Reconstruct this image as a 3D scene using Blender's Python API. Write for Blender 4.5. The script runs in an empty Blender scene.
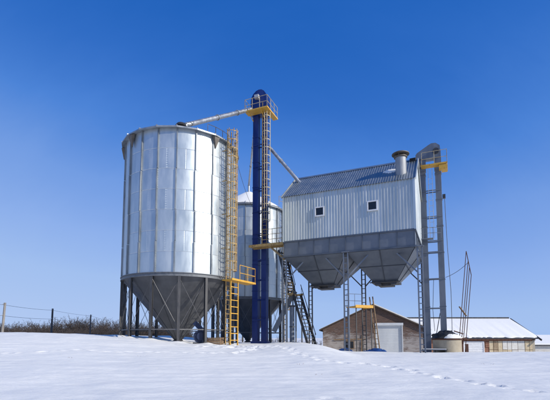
import bpy, bmesh, math, random
import numpy as np
from mathutils import Vector, Matrix
R = math.radians
random.seed(7)
SC = bpy.context.scene
COL = SC.collection

# ------------------------------------------------------------------ camera, sky, sun, exposure
cam = bpy.data.cameras.new('camera')
camo = bpy.data.objects.new('camera', cam); COL.objects.link(camo)
camo.location = (0, 0, 0)                       # the eye is the origin, the snow lies about 1.6 m below
camo.rotation_euler = (R(90 + 5.2), 0, 0)
cam.sensor_width = 36; cam.lens = 26.84; cam.shift_y = 0.183
cam.clip_start = 0.1; cam.clip_end = 9000
SC.camera = camo
SUN_AZ, SUN_EL = 119, 28                        # azimuth from +Y towards +X
w = bpy.data.worlds.new('World'); SC.world = w; w.use_nodes = True
nt = w.node_tree; nt.nodes.clear()
sky = nt.nodes.new('ShaderNodeTexSky'); sky.sky_type = 'NISHITA'; sky.sun_disc = False
sky.sun_elevation = R(SUN_EL); sky.sun_rotation = R(SUN_AZ)
sky.altitude = 300; sky.air_density = 1.0; sky.dust_density = 0.3; sky.ozone_density = 3.0
# one even tone curve over the whole sky, driven by its own brightness: a clear, saturated winter blue
SKY = 0.12
bw = nt.nodes.new('ShaderNodeRGBToBW'); mu = nt.nodes.new('ShaderNodeMath'); mu.operation = 'MULTIPLY'; mu.inputs[1].default_value = SKY
cr = nt.nodes.new('ShaderNodeValToRGB'); sc_ = nt.nodes.new('ShaderNodeVectorMath'); sc_.operation = 'SCALE'; sc_.inputs['Scale'].default_value = 1 / SKY
tones = [(.13, (.012, .115, .48)), (.17, (.032, .155, .56)), (.22, (.075, .232, .68)), (.29, (.17, .335, .76)), (.42, (.27, .435, .83)), (.60, (.36, .525, .86)), (.95, (.43, .575, .875))]
el = cr.color_ramp.elements
while len(el) < len(tones): el.new(.5)
for e_, (ps, cl) in zip(el, tones): e_.position = ps; e_.color = (*cl, 1)
nt.links.new(sky.outputs[0], bw.inputs[0]); nt.links.new(bw.outputs[0], mu.inputs[0]); tcw = nt.nodes.new('ShaderNodeTexCoord'); mpw = nt.nodes.new('ShaderNodeMapping'); mpw.inputs['Rotation'].default_value = (.2, .75, .3); mpw.inputs['Scale'].default_value = (1.2, 5.5, 2.2)
nw = nt.nodes.new('ShaderNodeTexNoise'); nw.inputs['Scale'].default_value = 1.5; nw.inputs['Detail'].default_value = 7; nw.inputs['Roughness'].default_value = .6
mw = nt.nodes.new('ShaderNodeMapRange'); mw.inputs[1].default_value = .42; mw.inputs[2].default_value = .75; mw.inputs[3].default_value = .99; mw.inputs[4].default_value = 1.07
mm = nt.nodes.new('ShaderNodeMath'); mm.operation = 'MULTIPLY'      # thin cirrus
nt.links.new(tcw.outputs['Generated'], mpw.inputs[0]); nt.links.new(mpw.outputs[0], nw.inputs['Vector']); nt.links.new(nw.outputs['Fac'], mw.inputs[0])
nt.links.new(mu.outputs[0], mm.inputs[0]); nt.links.new(mw.outputs[0], mm.inputs[1]); nt.links.new(mm.outputs[0], cr.inputs[0]); nt.links.new(cr.outputs[0], sc_.inputs[0])
bg = nt.nodes.new('ShaderNodeBackground'); bg.inputs['Strength'].default_value = SKY
wo = nt.nodes.new('ShaderNodeOutputWorld')
nt.links.new(sc_.outputs[0], bg.inputs[0]); nt.links.new(bg.outputs[0], wo.inputs[0])
sl = bpy.data.lights.new('sun', 'SUN'); sl.energy = 4.3; sl.angle = R(0.5); sl.color = (1, 0.94, 0.84)
slo = bpy.data.objects.new('sun', sl); COL.objects.link(slo)
sd = Vector((math.sin(R(SUN_AZ)) * math.cos(R(SUN_EL)), math.cos(R(SUN_AZ)) * math.cos(R(SUN_EL)), math.sin(R(SUN_EL))))
slo.rotation_euler = sd.to_track_quat('Z', 'Y').to_euler(); slo.location = sd * 80
SC.view_settings.view_transform = 'Standard'; SC.view_settings.look = 'None'
SC.view_settings.exposure = 0; SC.view_settings.gamma = 1; SC.view_settings.use_curve_mapping = False

# ------------------------------------------------------------------ materials
def pmat(name, c1, c2=None, rough=.5, metal=0, scale=2.0, bump=0, bscale=30, rand=0, streak=1.0, rvar=.1, lo=.35, hi=.65, rust=0, rcol=(.13, .055, .03), rscale=5):
    m = bpy.data.materials.new(name); m.use_nodes = True
    n, l = m.node_tree.nodes, m.node_tree.links
    b = n['Principled BSDF']; c2 = c2 or c1
    tc = n.new('ShaderNodeTexCoord'); mp = n.new('ShaderNodeMapping'); mp.inputs['Scale'].default_value = (1, 1, streak)
    l.new(tc.outputs['Object'], mp.inputs['Vector'])
    oi = n.new('ShaderNodeObjectInfo')
    va = n.new('ShaderNodeVectorMath'); va.operation = 'ADD'
    vs = n.new('ShaderNodeVectorMath'); vs.operation = 'SCALE'; vs.inputs[0].default_value = (37, 53, 71)
    l.new(oi.outputs['Random'], vs.inputs['Scale']); l.new(mp.outputs[0], va.inputs[0]); l.new(vs.outputs[0], va.inputs[1])
    nz = n.new('ShaderNodeTexNoise'); nz.inputs['Scale'].default_value = scale; nz.inputs['Detail'].default_value = 6; nz.inputs['Roughness'].default_value = .62
    l.new(va.outputs[0], nz.inputs['Vector'])
    mr = n.new('ShaderNodeMapRange'); mr.inputs[1].default_value = lo; mr.inputs[2].default_value = hi
    l.new(nz.outputs['Fac'], mr.inputs[0])
    mx = n.new('ShaderNodeMix'); mx.data_type = 'RGBA'
    mx.inputs[6].default_value = (*c1, 1); mx.inputs[7].default_value = (*c2, 1)
    l.new(mr.outputs[0], mx.inputs[0]); out = mx.outputs[2]
    if rand:
        hv = n.new('ShaderNodeHueSaturation'); m2 = n.new('ShaderNodeMapRange')
        m2.inputs[3].default_value = 1 - rand; m2.inputs[4].default_value = 1 + rand
        l.new(oi.outputs['Random'], m2.inputs[0]); l.new(m2.outputs[0], hv.inputs['Value']); l.new(out, hv.inputs['Color']); out = hv.outputs[0]
    if rust:
        nr = n.new('ShaderNodeTexNoise'); nr.inputs['Scale'].default_value = rscale; nr.inputs['Detail'].default_value = 9; nr.inputs['Roughness'].default_value = .75
        l.new(va.outputs[0], nr.inputs['Vector']); m4 = n.new('ShaderNodeMapRange'); m4.inputs[1].default_value = .68 - rust * .2; m4.inputs[2].default_value = .76 - rust * .2
        l.new(nr.outputs['Fac'], m4.inputs[0]); mx2 = n.new('ShaderNodeMix'); mx2.data_type = 'RGBA'; mx2.inputs[7].default_value = (*rcol, 1)
        l.new(m4.outputs[0], mx2.inputs[0]); l.new(out, mx2.inputs[6]); out = mx2.outputs[2]
    l.new(out, b.inputs['Base Color'])
    m3 = n.new('ShaderNodeMapRange'); m3.inputs[3].default_value = max(.03, rough - rvar); m3.inputs[4].default_value = min(1, rough + rvar)
    l.new(mr.outputs[0], m3.inputs[0]); l.new(m3.outputs[0], b.inputs['Roughness'])
    b.inputs['Metallic'].default_value = metal
    if bump:
        nb = n.new('ShaderNodeTexNoise'); nb.inputs['Scale'].default_value = bscale; nb.inputs['Detail'].default_value = 4
        l.new(va.outputs[0], nb.inputs['Vector'])
        bp = n.new('ShaderNodeBump'); bp.inputs['Strength'].default_value = bump; bp.inputs['Distance'].default_value = .02
        l.new(nb.outputs['Fac'], bp.inputs['Height']); l.new(bp.outputs[0], b.inputs['Normal'])
    return m

M = {}
M['galv'] = pmat('galvanised_panel', (.46, .51, .53), (.57, .615, .63), .42, .72, 1.6, .05, 2.5, rand=.03, streak=.3, rvar=.07)
M['rib'] = pmat('galvanised_rib', (.20, .22, .23), (.34, .36, .37), .45, .6, 3, 0, streak=.3)
M['roofg'] = pmat('silo_roof_metal', (.22, .24, .26), (.33, .35, .37), .45, .5, 2)
M['ring'] = pmat('ring_beam_steel', (.13, .14, .15), (.2, .21, .22), .55, .4, 4)
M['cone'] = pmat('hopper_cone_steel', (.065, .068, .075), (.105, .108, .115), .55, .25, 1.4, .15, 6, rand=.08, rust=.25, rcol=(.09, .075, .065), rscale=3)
M['leg'] = pmat('leg_steel', (.045, .045, .05), (.095, .093, .09), .6, .2, 4, streak=.3)
M['hood'] = pmat('dull_brown_sheet', (.10, .085, .07), (.17, .145, .12), .6, .2, 4)
M['rod'] = pmat('brace_rod', (.09, .09, .095), (.16, .155, .15), .5, .3, 4)
M['yellow'] = pmat('yellow_paint', (.58, .30, .03), (.70, .40, .06), .55, 0, 5, rand=.05, rust=.55)
M['yellowold'] = pmat('faded_yellow_paint', (.34, .21, .07), (.47, .32, .12), .6, 0, 4, rust=.7)
M['tan'] = pmat('weathered_tan_paint', (.25, .17, .08), (.40, .29, .14), .6, 0, 4)
M['blue'] = pmat('blue_paint', (.004, .016, .115), (.012, .034, .17), .42, 0, 1.2, streak=.18, rvar=.15, rust=.25, rcol=(.05, .06, .12), rscale=3)
M['grey'] = pmat('grey_paint', (.12, .14, .17), (.19, .21, .24), .5, .15, 1.5, streak=.2, rust=.3, rcol=(.10, .075, .06))
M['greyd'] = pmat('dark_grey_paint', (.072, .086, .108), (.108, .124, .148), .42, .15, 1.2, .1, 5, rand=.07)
M['greym'] = pmat('mid_grey_paint', (.125, .14, .16), (.165, .18, .205), .45, .15, 1.2, .1, 5, rand=.06)
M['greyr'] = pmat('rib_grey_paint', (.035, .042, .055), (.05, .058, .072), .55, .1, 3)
M['rail'] = pmat('pale_rail_paint', (.42, .42, .42), (.55, .54, .52), .5, .3, 4)
M['siding'] = pmat('zinc_siding', (.50, .53, .51), (.62, .64, .62), .40, .65, 1.2, .05, 8, streak=.2, rand=.07, rust=.12, rcol=(.30, .22, .16), rscale=4)
M['roofz'] = pmat('zinc_roof', (.20, .235, .25), (.28, .31, .325), .38, .6, 1.0, .05, 8, rand=.07)
M['white'] = pmat('white_frame', (.62, .63, .64), (.74, .74, .74), .5, 0, 4)
M['glass'] = pmat('dark_glass', (.012, .014, .018), (.02, .022, .028), .08, 0, 1)
M['spout'] = pmat('spout_zinc', (.30, .31, .32), (.44, .45, .46), .42, .7, 3)
M['railtan'] = pmat('ochre_rail_paint', (.36, .29, .17), (.52, .44, .28), .55, .1, 4)
M['vent'] = pmat('dull_zinc_flue', (.26, .27, .28), (.36, .37, .38), .6, .35, 3, streak=.3)
M['black'] = pmat('black_rubber', (.012, .012, .013), (.03, .03, .03), .5, 0, 3, .3, 12)
M['dark'] = pmat('dark_steel', (.035, .035, .04), (.07, .07, .07), .5, .3, 4)
M['rust'] = pmat('rusty_iron', (.055, .022, .014), (.11, .045, .025), .8, .1, 6)
M['wood'] = pmat('old_wood', (.16, .10, .06), (.28, .19, .11), .8, 0, 5, .3, 20)
M['wood2'] = pmat('dark_roof_board', (.05, .035, .03), (.09, .065, .05), .85, 0, 4, .3, 18)
M['post'] = pmat('grey_post_wood', (.20, .18, .16), (.34, .31, .27), .85, 0, 4, .3, 20, streak=.2)
M['postd'] = pmat('dark_post_wood', (.06, .05, .045), (.12, .10, .09), .85, 0, 4, .3, 20, streak=.2)
M['beige'] = pmat('beige_concrete', (.33, .28, .20), (.44, .385, .29), .85, 0, 1.5, .3, 15)
M['bluetarp'] = pmat('blue_plastic', (.012, .045, .17), (.025, .08, .26), .4, 0, 5)
M['motor'] = pmat('blower_blue', (.004, .011, .045), (.009, .02, .065), .45, 0, 4)
M['rolldoor'] = pmat('roller_door', (.58, .60, .62), (.68, .70, .71), .5, .05, 1, streak=.2)
M['panelA'] = pmat('cream_panel', (.46, .36, .22), (.60, .50, .34), .85, 0, 2.5, .3, 15, rand=.12)
M['panelB'] = pmat('whitewashed_panel', (.56, .53, .47), (.68, .66, .61), .85, 0, 2.5, .3, 15, rand=.10)
M['panelC'] = pmat('brown_stained_panel', (.25, .17, .10), (.44, .34, .22), .85, 0, 2.5, .3, 15, rand=.12)
M['twig'] = pmat('twig_bark', (.030, .023, .020), (.085, .066, .055), .9, 0, .12)
M['wire'] = pmat('wire', (.05, .05, .055), (.09, .09, .09), .6, .3, 4)

def snow_mat(name, bs=.35):
    m = bpy.data.materials.new(name); m.use_nodes = True
    n, l = m.node_tree.nodes, m.node_tree.links; b = n['Principled BSDF']
    tc = n.new('ShaderNodeTexCoord')
    n1 = n.new('ShaderNodeTexNoise'); n1.inputs['Scale'].default_value = .5; n1.inputs['Detail'].default_value = 6
    mp = n.new('ShaderNodeMapping'); mp.inputs['Scale'].default_value = (.45, 1.3, 1); mp.inputs['Rotation'].default_value = (0, 0, .25)
    n2 = n.new('ShaderNodeTexNoise'); n2.inputs['Scale'].default_value = 4; n2.inputs['Detail'].default_value = 12; n2.inputs['Roughness'].default_value = .72
    mx = n.new('ShaderNodeMix'); mx.data_type = 'RGBA'
    mx.inputs[6].default_value = (.825, .81, .755, 1); mx.inputs[7].default_value = (.89, .875, .815, 1)
    l.new(tc.outputs['Object'], n1.inputs['Vector']); l.new(tc.outputs['Object'], mp.inputs[0]); l.new(mp.outputs[0], n2.inputs['Vector'])
    n3 = n.new('ShaderNodeTexNoise'); n3.inputs['Scale'].default_value = 11; n3.inputs['Detail'].default_value = 5; n3.inputs['Roughness'].default_value = .8
    l.new(mp.outputs[0], n3.inputs['Vector']); m5 = n.new('ShaderNodeMapRange'); m5.inputs[1].default_value = .3; m5.inputs[2].default_value = .7; m5.inputs[3].default_value = .94; m5.inputs[4].default_value = 1.04
    l.new(n3.outputs['Fac'], m5.inputs[0]); hv = n.new('ShaderNodeHueSaturation'); l.new(m5.outputs[0], hv.inputs['Value'])
    l.new(n1.outputs['Fac'], mx.inputs[0]); l.new(mx.outputs[2], hv.inputs['Color']); l.new(hv.outputs[0], b.inputs['Base Color'])
    b.inputs['Roughness'].default_value = .65; b.inputs['Specular IOR Level'].default_value = .3
    bp = n.new('ShaderNodeBump'); bp.inputs['Strength'].default_value = bs; bp.inputs['Distance'].default_value = .09
    l.new(n2.outputs['Fac'], bp.inputs['Height']); l.new(bp.outputs[0], b.inputs['Normal'])
    return m
M['snow'] = snow_mat('snow', .55); M['snow_roof'] = snow_mat('roof_snow', .25)

def brick_mat():
    m = bpy.data.materials.new('old_brick'); m.use_nodes = True
    n, l = m.node_tree.nodes, m.node_tree.links; b = n['Principled BSDF']
    tc = n.new('ShaderNodeTexCoord'); mp = n.new('ShaderNodeMapping'); mp.inputs['Rotation'].default_value = (R(90), 0, 0)
    l.new(tc.outputs['Object'], mp.inputs[0])
    br = n.new('ShaderNodeTexBrick'); br.inputs['Scale'].default_value = 1
    br.inputs['Brick Width'].default_value = .26; br.inputs['Row Height'].default_value = .085; br.inputs['Mortar Size'].default_value = .012
    br.inputs['Color1'].default_value = (.125, .065, .048, 1); br.inputs['Color2'].default_value = (.065, .037, .03, 1); br.inputs['Mortar'].default_value = (.19, .15, .125, 1)
    l.new(mp.outputs[0], br.inputs['Vector'])
    # flaking limewash, thicker low on the wall and in horizontal smears
    n1 = n.new('ShaderNodeTexNoise'); n1.inputs['Scale'].default_value = 1.1; n1.inputs['Detail'].default_value = 12; n1.inputs['Roughness'].default_value = .8
    mp2 = n.new('ShaderNodeMapping'); mp2.inputs['Scale'].default_value = (.8, 1, 2.6); l.new(tc.outputs['Object'], mp2.inputs[0]); l.new(mp2.outputs[0], n1.inputs['Vector'])
    sp = n.new('ShaderNodeSeparateXYZ'); l.new(tc.outputs['Object'], sp.inputs[0])
    mr = n.new('ShaderNodeMapRange'); mr.inputs[1].default_value = 4.2; mr.inputs[2].default_value = 2.4; mr.inputs[3].default_value = -.12; mr.inputs[4].default_value = .12
    l.new(sp.outputs['Z'], mr.inputs[0])
    ad = n.new('ShaderNodeMath'); ad.operation = 'ADD'; l.new(n1.outputs['Fac'], ad.inputs[0]); l.new(mr.outputs[0], ad.inputs[1])
    m3 = n.new('ShaderNodeMapRange'); m3.inputs[1].default_value = .48; m3.inputs[2].default_value = .64; m3.inputs[4].default_value = .8; l.new(ad.outputs[0], m3.inputs[0])
    mx = n.new('ShaderNodeMix'); mx.data_type = 'RGBA'; l.new(m3.outputs[0], mx.inputs[0]); l.new(br.outputs['Color'], mx.inputs[6]); mx.inputs[7].default_value = (.42, .39, .37, 1)
    l.new(mx.outputs[2], b.inputs['Base Color']); b.inputs['Roughness'].default_value = .9
    bp = n.new('ShaderNodeBump'); bp.inputs['Strength'].default_value = .5; bp.inputs['Distance'].default_value = .02
    l.new(br.outputs['Fac'], bp.inputs['Height']); bp.invert = True; l.new(bp.outputs[0], b.inputs['Normal'])
    return m
M['brick'] = brick_mat()
M['brickband'] = pmat('brick_band', (.20, .085, .05), (.30, .15, .09), .85, 0, 5, .4, 14)

# ------------------------------------------------------------------ helpers
class MB:
    def __init__(s): s.v = []; s.f = []; s.smooth = False
    def add(s, vs, fs):
        o = len(s.v); s.v += [tuple(p) for p in vs]; s.f += [tuple(i + o for i in f) for f in fs]; return s
    def box(s, c, d, rz=0):
        x, y, z = d[0] / 2, d[1] / 2, d[2] / 2; co, si = math.cos(rz), math.sin(rz)
        vs = [(c[0] + a * x * co - b * y * si, c[1] + a * x * si + b * y * co, c[2] + k * z) for k in (-1, 1) for a, b in ((-1, -1), (1, -1), (1, 1), (-1, 1))]
        return s.add(vs, [(3, 2, 1, 0), (4, 5, 6, 7), (0, 1, 5, 4), (1, 2, 6, 5), (2, 3, 7, 6), (3, 0, 4, 7)])
    def frame(s, p0, p1, up=None):
        p0, p1 = Vector(p0), Vector(p1); t = (p1 - p0).normalized()
        u = Vector(up) if up else (Vector((0, 0, 1)) if abs(t.z) < .95 else Vector((0, 1, 0)))
        a = t.cross(u).normalized(); b = a.cross(t).normalized(); return p0, p1, a, b
    def beam(s, p0, p1, w, h, up=None):
        p0, p1, a, b = s.frame(p0, p1, up)
        vs = [p + a * (i * w / 2) + b * (j * h / 2) for p in (p0, p1) for i, j in ((-1, -1), (1, -1), (1, 1), (-1, 1))]
        return s.add(vs, [(0, 1, 2, 3), (7, 6, 5, 4), (4, 5, 1, 0), (5, 6, 2, 1), (6, 7, 3, 2), (7, 4, 0, 3)])
    def tube(s, p0, p1, r, n=8, r1=None, cap=True):
        p0, p1, a, b = s.frame(p0, p1); r1 = r if r1 is None else r1
        vs = [p + (a * math.cos(2 * math.pi * i / n) + b * math.sin(2 * math.pi * i / n)) * q for p, q in ((p0, r), (p1, r1)) for i in range(n)]
        fs = [((i + 1) % n + n, i + n, i, (i + 1) % n)[::-1] for i in range(n)]
        fs = [(i, (i + 1) % n, (i + 1) % n + n, i + n) for i in range(n)]
        if cap: fs += [tuple(range(n))[::-1], tuple(range(n, 2 * n))]
        return s.add(vs, fs)
    def path(s, pts, r, n=6):
        for a, b in zip(pts, pts[1:]): s.tube(a, b, r, n)
        return s
    def lathe(s, prof, n=24, c=(0, 0)):
        vs = [(c[0] + r * math.cos(2 * math.pi * i / n), c[1] + r * math.sin(2 * math.pi * i / n), z) for r, z in prof for i in range(n)]
        fs = [(k * n + i, k * n + (i + 1) % n, (k + 1) * n + (i + 1) % n, (k + 1) * n + i) for k in range(len(prof) - 1) for i in range(n)]
        return s.add(vs, fs)
    def prism(s, poly, axis, a, b):
        # poly: 2-D outline; axis 'y': poly in xz, extruded y=a..b ; axis 'x': poly in yz
        mk = (lambda p, t: (p[0], t, p[1])) if axis == 'y' else ((lambda p, t: (t, p[0], p[1])) if axis == 'x' else (lambda p, t: (p[0], p[1], t)))
        n = len(poly); vs = [mk(p, t) for t in (a, b) for p in poly]
        return s.add(vs, [tuple(range(n)), tuple(range(n, 2 * n))[::-1]] + [(i + n, (i + 1) % n + n, (i + 1) % n, i) for i in range(n)])
    def mesh(s, name, mat, smooth=False, sharp=30):
        me = bpy.data.meshes.new(name); me.from_pydata(s.v, [], s.f)
        bm = bmesh.new(); bm.from_mesh(me); bmesh.ops.recalc_face_normals(bm, faces=bm.faces); bm.to_mesh(me); bm.free()
        me.materials.append(mat)
        if smooth:
            me.polygons.foreach_set('use_smooth', [True] * len(me.polygons)); me.set_sharp_from_angle(angle=R(sharp))
        return me
    def build(s, name, mat, parent=None, smooth=False, sharp=30):
        return put(name, s.mesh(name, M[mat], smooth, sharp), parent)
def put(name, me, parent=None, loc=(0, 0, 0), rz=0):
    o = bpy.data.objects.new(name, me); COL.objects.link(o); o.parent = parent; o.location = loc; o.rotation_euler.z = rz; return o
def tag(o, label, cat, group=None, kind=None):
    if label: o['label'] = label
    if cat: o['category'] = cat
    if group: o['group'] = group
    if kind: o['kind'] = kind
    return o
def thing(name, loc, rz, label, cat, group=None):
    o = bpy.data.objects.new(name, None); COL.objects.link(o); o.location = loc; o.rotation_euler.z = rz; o.empty_display_size = .3
    return tag(o, label, cat, group)
def bevel(me, wdt, seg=1):
    bm = bmesh.new(); bm.from_mesh(me); bmesh.ops.bevel(bm, geom=bm.edges[:], offset=wdt, segments=seg, affect='EDGES'); bm.to_mesh(me); bm.free(); return me

# ------------------------------------------------------------------ ground
def sstep(t): t = np.clip(t, 0, 1); return t * t * (3 - 2 * t)
_rs = np.random.RandomState(5); _lat = _rs.rand(256, 256)
def vnoise(x, y):
    xi = np.floor(x).astype(int); yi = np.floor(y).astype(int); fx = sstep(x - xi); fy = sstep(y - yi)
    g = lambda i, j: _lat[i % 256, j % 256]
    return (g(xi, yi) * (1 - fx) + g(xi + 1, yi) * fx) * (1 - fy) + (g(xi, yi + 1) * (1 - fx) + g(xi + 1, yi + 1) * fx) * fy - .5
PX = [-400, -60, -30, -20, -14, -11, -8.5, -6, -3, -1, 1.4, 2.6, 3.4, 4.4, 6, 12, 40, 400]
PZ = [.6, .6, .55, .42, .30, .10, -.10, -.38, -.55, -.55, -.38, -.42, -.62, -.98, -1.06, -1.04, -1.08, -1.1]
def ground_base(x, y):
    x = np.asarray(x, float); y = np.asarray(y, float)
    p = sum(np.interp(x + d, PX, PZ) for d in (-.5, -.25, 0, .25, .5)) / 5
    ps = np.interp(x, [-400, -22, -10, 0, 12, 400], [.5, .4, -.1, -.62, -1.04, -1.1]); k = sstep((y - 14) / 11); p = ps * (1 - k) + p * k
    z = -1.62 + (p + 1.62) * sstep((y - 5) / 22)
    right = sstep((x - 3) / 3)
    z = z - right * 1.7 * sstep((y - 31) / 10)
    left = sstep((-x - 13) / 5)
    z = z - left * 1.1 * sstep((y - 29) / 12) - left * 1.0 * sstep((y - 64) / 25)
    mid = (1 - right) * (1 - left)
    z = z - mid * 1.6 * sstep((y - 50) / 30)
    far = sstep((np.hypot(x, y) - 150) / 200)
    z = z * (1 - far) + far * -2.2
    z = z + .16 * vnoise(x * .13 + 3.3, y * .16 + 7) + .05 * vnoise(x * .5, y * .8 + 11) + .024 * vnoise(x * 1.6 + y * .4, y * 3.1 + 40) + .014 * vnoise(x * 3.7 - y * .9, y * 6.3 + 90) - .075 * np.abs(vnoise(x * .55 + y * .35 + 20, y * 1.5 - x * .2 + 5)) * sstep((60 - y) / 20)
    return z
def g(x, y): return float(ground_base(np.array([x]), np.array([y]))[0])
# footprints: (x, y) polylines across the field
TRAILS = []
TRAILS.append(([(-13.6, 16.6), (-11.89, 17.54), (-10.57, 18.58), (-9.45, 19.51), (-7.72, 19.33), (-6.07, 20.05), (-3.89, 20.08), (-2.02, 20.86), (-1.09, 22.58)], .42, .14, .055))
TRAILS.append(([(0.51, 23.49), (1.11, 19.93), (2.34, 17.63), (4.32, 17.05), (5.48, 14.67), (6.43, 13.04), (7.12, 11.63), (7.47, 10.93)], .52, .13, .11))
TRAILS.append(([(-1.91, 20.26), (-1.57, 22.32), (-0.78, 24.83), (0.0, 24.61)], .5, .16, .12))
TRAILS.append(([(0.98, 10.01), (1.35, 10.21), (1.86, 10.06)], .3, .12, .08))
def dents(x, y, z):
    rng = random.Random(3)
    for pts, step, rad, dep in TRAILS:
        side = 1
        for (x0, y0), (x1, y1) in zip(pts, pts[1:]):
            L = math.hypot(x1 - x0, y1 - y0); n = max(1, int(L / step))
            for k in range(n):
                t = (k + rng.uniform(-.12, .12)) / n; side = -side
                nx, ny = -(y1 - y0) / L, (x1 - x0) / L
                px = x0 + (x1 - x0) * t + nx * side * .12 + rng.uniform(-.05, .05); py = y0 + (y1 - y0) * t + ny * side * .12 + rng.uniform(-.05, .05)
                ri = rad * rng.uniform(.75, 1.25); di = dep * rng.uniform(.6, 1.2)
                i0, i1 = np.searchsorted(GX, [px - 3 * ri, px + 3 * ri]); j0, j1 = np.searchsorted(GY, [py - 3 * ri, py + 3 * ri])
                sx, sy = x[j0:j1, i0:i1] - px, y[j0:j1, i0:i1] - py
                # an oval dent with a pushed-up rim, stretched along the walk
                a = (sx * (x1 - x0) + sy * (y1 - y0)) / L; b = sx * nx + sy * ny
                q = (a / (1.5 * ri)) ** 2 + (b / ri) ** 2
                z[j0:j1, i0:i1] += -di * np.exp(-q * q * 1.2) + rng.uniform(.15, .4) * di * np.exp(-((np.sqrt(q) - 1.4) ** 2) * 6)
    for k in range(70):                          # trodden snow between the ladder and the blue tower
        px, py, ri, di = rng.gauss(-2.2, 1.7), rng.gauss(25.0, 1.3), rng.uniform(.12, .24), rng.uniform(.04, .12)
        i0, i1 = np.searchsorted(GX, [px - 3 * ri, px + 3 * ri]); j0, j1 = np.searchsorted(GY, [py - 3 * ri, py + 3 * ri])
        q = ((x[j0:j1, i0:i1] - px) ** 2 + (y[j0:j1, i0:i1] - py) ** 2) / ri ** 2
        z[j0:j1, i0:i1] += -di * np.exp(-q * q) + .3 * di * np.exp(-((np.sqrt(q) - 1.4) ** 2) * 6)
    for k in range(14):                          # drifts at the feet of the near silo
        t = math.atan2(-30.3, 7.13) + k * 2 * math.pi / 14; px, py = -7.13 + 4.0 * math.cos(t), 30.3 + 4.0 * math.sin(t)
        q = ((x - px - .12) / .5) ** 2 + ((y - py) / .45) ** 2
        z += .13 * np.exp(-q)
    return z
def axis(core0, core1, step, lim, grow=1.18):
    c = list(np.arange(core0, core1 + 1e-6, step)); a = step
    while c[-1] < lim: a *= grow; c.append(c[-1] + a)
    a = step
    while c[0] > -lim: a *= grow; c.insert(0, c[0] - a)
    return np.array(c)
GX = axis(-24, 24, .13, 5000); GY = axis(8.5, 36, .10, 5000)
gx, gy = np.meshgrid(GX, GY); gz = dents(gx, gy, ground_base(gx, gy))
nx_, ny_ = len(GX), len(GY)
me = bpy.data.meshes.new('snow_ground')
co = np.stack([gx, gy, gz], -1).reshape(-1, 3).astype(np.float32)
ii, jj = np.meshgrid(np.arange(nx_ - 1), np.arange(ny_ - 1)); a = (jj * nx_ + ii).ravel()
quads = np.stack([a, a + 1, a + nx_ + 1, a + nx_], -1).astype(np.int32)
me.vertices.add(len(co)); me.vertices.foreach_set('co', co.ravel())
me.loops.add(quads.size); me.loops.foreach_set('vertex_index', quads.ravel())
me.polygons.add(len(quads)); me.polygons.foreach_set('loop_start', np.arange(0, quads.size, 4, dtype=np.int32)); me.polygons.foreach_set('loop_total', np.full(len(quads), 4, np.int32))
me.polygons.foreach_set('use_smooth', np.ones(len(quads), bool)); me.update(calc_edges=True); me.materials.append(M['snow'])
tag(put('snow_ground', me), 'snow covered field', None, kind='structure')

# ------------------------------------------------------------------ ladder, railing and lattice builders
def caged_ladder(root, h, width, cage0, cage1, cr, mat, mat2=None, rung_step=.32, hoop_step=.62, nstrap=5, splay=.02):
    """local frame: foot at the origin, climbs +z, the cage stands out towards -y"""
    mat2 = mat2 or mat
    for sx in (-1, 1): MB().box((sx * width / 2, 0, h / 2), (.06, .05, h)).build('stringer', mat, root)
    rm = MB().tube((-width / 2, 0, 0), (width / 2, 0, 0), splay, 6).mesh('rung', M[mat])
    for k in range(1, int(h / rung_step)): put('rung', rm, root, (0, 0, k * rung_step))
    pts = []
    for k in range(13):
        t = R(-15 + 210 * k / 12); pts.append((cr * math.cos(t), -cr * .62 - cr * math.sin(t) * .95))
    hm = MB()
    for a, b in zip(pts, pts[1:]): hm.beam((*a, 0), (*b, 0), .012, .06)
    hme = hm.mesh('cage_hoop', M[mat2]); z = cage0
    while z <= cage1 + .01: put('cage_hoop', hme, root, (0, 0, z)); z += hoop_step
    for k in range(nstrap):
        i = round(12 * (k + .5) / nstrap); p = pts[i]
        MB().box((p[0], p[1], (cage0 + cage1) / 2), (.05, .03, cage1 - cage0), 0).build('cage_strap', mat2, root)
def railing(mb, pts, h=1.05, post=1.0, r=.022, mids=(.5,)):
    for a, b in zip(pts, pts[1:]):
        a, b = Vector(a), Vector(b); L = (b - a).length; n = max(1, round(L / post))
        for k in range(n + 1):
            p = a.lerp(b, k / n); mb.tube(p, p + Vector((0, 0, h)), r, 5)
        for q in (1,) + tuple(mids): mb.tube(a + Vector((0, 0, h * q)), b + Vector((0, 0, h * q)), r, 5)
    return mb
def lattice(mb, x, y, z0, z1, wd=.36, chord=.09, step=.5, rz=0, diag=False):
    co, si = math.cos(rz), math.sin(rz)
    for s in (-1, 1): mb.box((x + s * wd / 2 * co, y + s * wd / 2 * si, (z0 + z1) / 2), (chord, chord * 1.3, z1 - z0), rz)
    n = int((z1 - z0) / step)
    for k in range(1, n):
        z = z0 + (z1 - z0) * k / n
        mb.box((x, y, z), (wd, .05, .06), rz)
    return mb

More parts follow.
